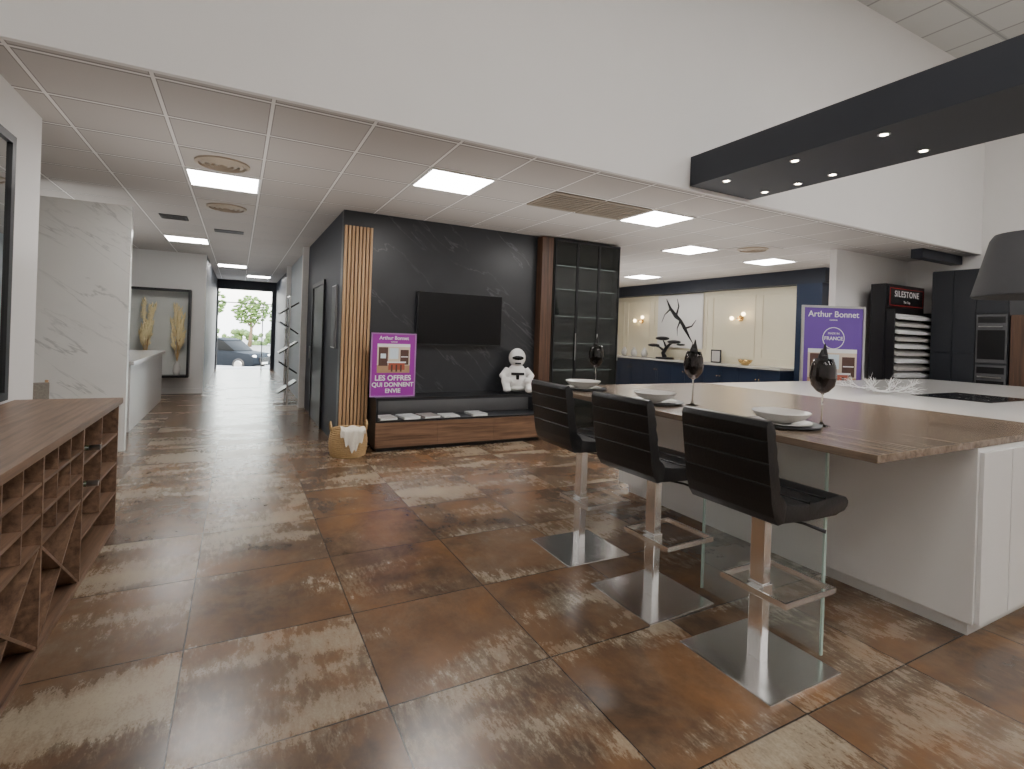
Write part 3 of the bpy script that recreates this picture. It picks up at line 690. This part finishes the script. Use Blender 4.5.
part(t,"poster_panel",G().box(-.41,.41,.0,.01,.83,1.97),VIOLET)
picture(t,-.34,.34,.86,1.40,-.001)
text(t,"Arthur Bonnet",.118,PAPER,(0,-.004,1.88),bold=.0006); text(t,"cuisines",.036,PAPER,(0,-.004,1.805))
part(t,"emblem_disc",G().lathe([(0,0),(.145,0),(.145,.003),(0,.003)],seg=48,M=Matrix.Translation((0,-.012,1.55))@Matrix.Rotation(PI/2,4,'X')),VIOLET)
part(t,"round_emblem",G().lathe([(.143,0),(.153,0),(.153,.003),(.143,.003)],seg=48,M=Matrix.Translation((0,-.014,1.55))@Matrix.Rotation(PI/2,4,'X')),PAPER)
text(t,"FRANCE",.070,PAPER,(0,-.017,1.545),bold=.0008); text(t,"MADE IN",.04,PAPER,(0,-.017,1.615))
t=thing("stone_sample_display","black display tower holding white stone sample boards","sample display",(9.02,4.20,0))
part(t,"tower_body",G().box(-.56,.56,0,.2,0,2.40,bev=.004),BLACK)
part(t,"header_board",G().box(-.50,.50,-.02,-.001,2.05,2.37),BLACK)
g=G()
for a,b,c,d in ((-.48,.48,2.335,2.342),(-.48,.48,2.08,2.087),(-.48,-.473,2.087,2.335),(.473,.48,2.087,2.335)): g.box(a,b,-.024,-.0205,c,d)
part(t,"red_outline",g,REDL)
text(t,"SILESTONE",.128,PAPER,(.0,-.022,2.255),bold=.001,sp=1.15); text(t,"The Top",.055,PAPER,(.0,-.022,2.14))
for i in range(13):
    z=.62+i*.108
    M=Matrix.Translation((0,-.085,z))@Matrix.Rotation(.35,4,'X')
    part(t,"sample_board",G().box(-.50,.50,-.08,.075,-.020,.020,M=M),CERAM if i%2 else PAPER)
part(t,"rack_side",G().box(-.53,-.51,-.12,0,.4,2.0),BLACK); part(t,"rack_side",G().box(.51,.53,-.12,0,.4,2.0),BLACK)
DK=pm("near_black_lacquer",(.020,.023,.029),.05,5,.35)
def tall(y0,y1,name,label,h=2.62,mat=DK):
    t=thing(name,label,"tall cabinet",(9.3,y0,0))
    part(t,"body",G().box(.022,.598,.001,y1-y0-.001,0,h),mat); return t
for y0 in (3.44,3.71):
    t=tall(y0,y0+.27,"tall_kitchen_cabinet","tall near-black kitchen cabinet against the wall",2.62,DK); t["group"]="tall dark kitchen cabinets"
    part(t,"door",G().box(0,.02,.003,.267,.08,1.40,bev=.002),DK); part(t,"door",G().box(0,.02,.003,.267,1.405,2.61,bev=.002),DK)
t=tall(3.08,3.44,"oven_tower","tall dark oven housing with two stacked built-in ovens",2.62,DK)
part(t,"door",G().box(0,.02,.003,.357,.08,.55,bev=.002),DK); part(t,"door",G().box(0,.02,.003,.357,1.98,2.61,bev=.002),DK)
OVC=pm("oven_control_panel",(.10,.10,.105),.1,20,.25); OVG=pm("oven_glass",(.012,.012,.013),.1,3,.15)
for z in (.57,1.28):
    o=part(t,"oven",G().box(-.005,.02,.01,.35,z,z+.68,bev=.003),OVC)
    part(o,"oven_window",G().box(-.009,-.0051,.03,.33,z+.05,z+.46),OVG)
    part(o,"oven_handle",G().tube([(-.035,.05,z+.51),(-.035,.31,z+.51)],.009,8),STEEL); part(o,"control_strip",G().box(-.008,-.0051,.03,.33,z+.56,z+.65),OVG)
t=tall(2.6,3.06,"wooden_side_cabinet","walnut tall side cabinet at the end of the kitchen run",1.95,WALNUTZ)
part(t,"door",G().box(0,.02,.003,.457,.08,1.94,bev=.002),WALNUTZ)
# ---------------------------------------------------------------- outdoors
struct("ground",G().box(-40,40,19.4,110,-.98,-.9),pm("asphalt",(.22,.22,.22),.15,8,.9))
struct("ground_threshold",G().box(-3,4,19.1,20.6,-.9,-.01),pm("concrete_step",(.45,.44,.42),.1,8,.8))
def car(loc,rz,col,label):
    t=thing("car",label,"car",loc,rz)
    paint=pm("car_paint",col,.05,5,.6,.0,spec=.08)
    pr=[(-2.2,.35),(-2.25,.75),(-2.15,.98),(-1.2,1.05),(1.0,1.02),(1.95,.92),(2.2,.75),(2.25,.4),(2.1,.28),(-2.1,.28)]
    part(t,"body",G().prism(pr,'y',-.9,.9,bev=.07),paint,auto=True)
    cab=[(-2.05,.98),(-1.85,1.45),(-1.4,1.6),(.1,1.62),(.5,1.52),(1.15,1.02)]
    part(t,"roof",G().prism([(-1.88,1.44),(-1.45,1.64),(.1,1.66),(.5,1.54),(.1,1.60),(-1.45,1.58)],'y',-.74,.74,bev=.02),paint,auto=True)
    part(t,"window_glass",G().prism(cab,'y',-.76,.76,bev=.05),pm("car_glass",(.004,.005,.006),.1,5,.5,spec=.12),auto=True)
    part(t,"window_pillars",G().prism([(-.5,1.0),(-.42,1.0),(-.42,1.6),(-.5,1.6)],'y',-.775,.775),paint)
    for x in (-1.4,1.42):
        for y in (-.82,.82):
            M=Matrix.Translation((x,y,.34))@Matrix.Rotation(PI/2,4,'X')
            w=part(t,"wheel",G().lathe([(0,-.1),(.30,-.1),(.34,-.07),(.34,.07),(.30,.1),(0,.1)],seg=28,M=M),BLACK,auto=True)
            part(w,"rim",G().lathe([(0,-.115),(.2,-.115),(.22,-.1),(.22,.1),(.2,.115),(0,.115)],seg=20,M=M),STEEL,auto=True)
    for y in (-.66,.66): part(t,"headlight",G().ball((2.13,y,.78),.14,(.6,1.2,.6),sub=2),PAPER,smooth=True)
    part(t,"grille",G().box(2.2,2.29,-.4,.4,.5,.72),BLACK); part(t,"number_plate",G().box(2.285,2.30,-.26,.26,.38,.48),PAPER)
car((-.6,31.0,-.9),-.6,(.008,.011,.016),"dark blue-grey sport utility car parked outside the door")
def tree(loc,s,sd):
    random.seed(sd)
    t=thing("tree","leafy green tree beyond the car park","tree",loc,group="trees beyond the car park")
    part(t,"trunk",G().tube([(0,0,0),(.1*s,0,1.5*s),(0,.1*s,3*s)],[.18*s,.13*s,.08*s]).tube([(.08*s,0,1.6*s),(.8*s,.2*s,2.8*s)],[.08*s,.04*s]).tube([(.08*s,0,1.8*s),(-.7*s,-.2*s,2.9*s)],[.08*s,.04*s]),pm("bark",(.12,.09,.06),.2,10,.9),smooth=True)
    g=G()
    for i in range(420):
        a=random.uniform(0,2*PI); u=random.uniform(-1,1); r=random.random()**.4
        q=math.sqrt(1-u*u); c=(1.5*s*r*q*math.cos(a),1.5*s*r*q*math.sin(a),3.3*s+1.4*s*r*u)
        g.ball(c,random.uniform(.10,.2)*s,(1,1,.6),sub=1)
    part(t,"foliage",g,pm("leaves",(.08,.15,.035),.4,6,.8))
tree((-3.2,58,-.9),1.35,1); tree((1.2,64,-.9),1.2,2); tree((4.2,56,-.9),1.1,3)
g=G(); random.seed(9)
for i in range(240): g.ball((random.uniform(-14,16),random.uniform(69,70.4),-.9+random.uniform(0,1.6)),random.uniform(.3,.5),sub=1)
tmesh("hedge",g,pm("hedge_leaves",(.09,.15,.05),.4,4,.9),"clipped green hedge at the edge of the car park","hedge")
# ---------------------------------------------------------------- world, lights, camera
w=bpy.data.worlds.new("World"); bpy.context.scene.world=w; w.use_nodes=True
nt=w.node_tree; bg=nt.nodes['Background']
sky=nt.nodes.new('ShaderNodeTexSky'); sky.sky_type='NISHITA'; sky.sun_elevation=math.radians(38); sky.sun_rotation=math.radians(200); sky.sun_disc=False; sky.air_density=2; sky.dust_density=4
mx=nt.nodes.new('ShaderNodeMix'); mx.data_type='RGBA'; mx.inputs[0].default_value=.6; mx.inputs[7].default_value=(4,4.15,4.4,1)
nt.links.new(sky.outputs[0],mx.inputs[6]); nt.links.new(mx.outputs[2],bg.inputs['Color']); bg.inputs['Strength'].default_value=2.6
for x,y in ((3.92,2.64),(4.5,2.68),(3.92,1.99)):
    l=bpy.data.lights.new("canopy_spot",'SPOT'); l.energy=40; l.spot_size=1.3; l.spot_blend=.6; l.color=(1,.86,.7); l.shadow_soft_size=.03
    o=bpy.data.objects.new("canopy_spot_light",l); COL.objects.link(o); o.location=(x,y,2.9)
def area(x,y,z,sx,sy,e,c=(1,.97,.94)):  # added upward fills without a fixture, standing in for bounce onto the ceiling
    l=bpy.data.lights.new("added_bounce_fill",'AREA'); l.shape='RECTANGLE'; l.size=sx; l.size_y=sy; l.energy=e; l.color=c
    o=bpy.data.objects.new("added_bounce_fill",l); COL.objects.link(o); o.location=(x,y,z); o.rotation_euler=(PI,0,0)
area(4.0,5.0,1.75,5.2,1.6,30)
area(.1,10.5,1.75,1.0,9,17)
area(-.2,5.0,1.75,1.4,1.6,9)
area(7.6,8.8,1.75,3.0,4.5,60)
area(-2.0,8.8,1.75,1.0,3,16)
area(8.0,5.3,1.75,2.0,.9,8)
th=math.radians(1.963); F=Vector((.468,.8837,0)).normalized(); R=Vector((F.y,-F.x,0)); U=Vector((0,0,1))
cR=R*math.cos(th)+U*math.sin(th); cU=-R*math.sin(th)+U*math.cos(th)
cam=bpy.data.cameras.new("camera"); co=bpy.data.objects.new("camera",cam); COL.objects.link(co)
mt=Matrix((cR,cU,-F)).transposed().to_4x4(); mt.translation=Vector((0,0,1.45)); co.matrix_world=mt
cam.sensor_width=36; cam.lens=36*517.7/1024; cam.shift_y=-.0489; cam.clip_start=.05; cam.clip_end=300
bpy.context.scene.camera=co
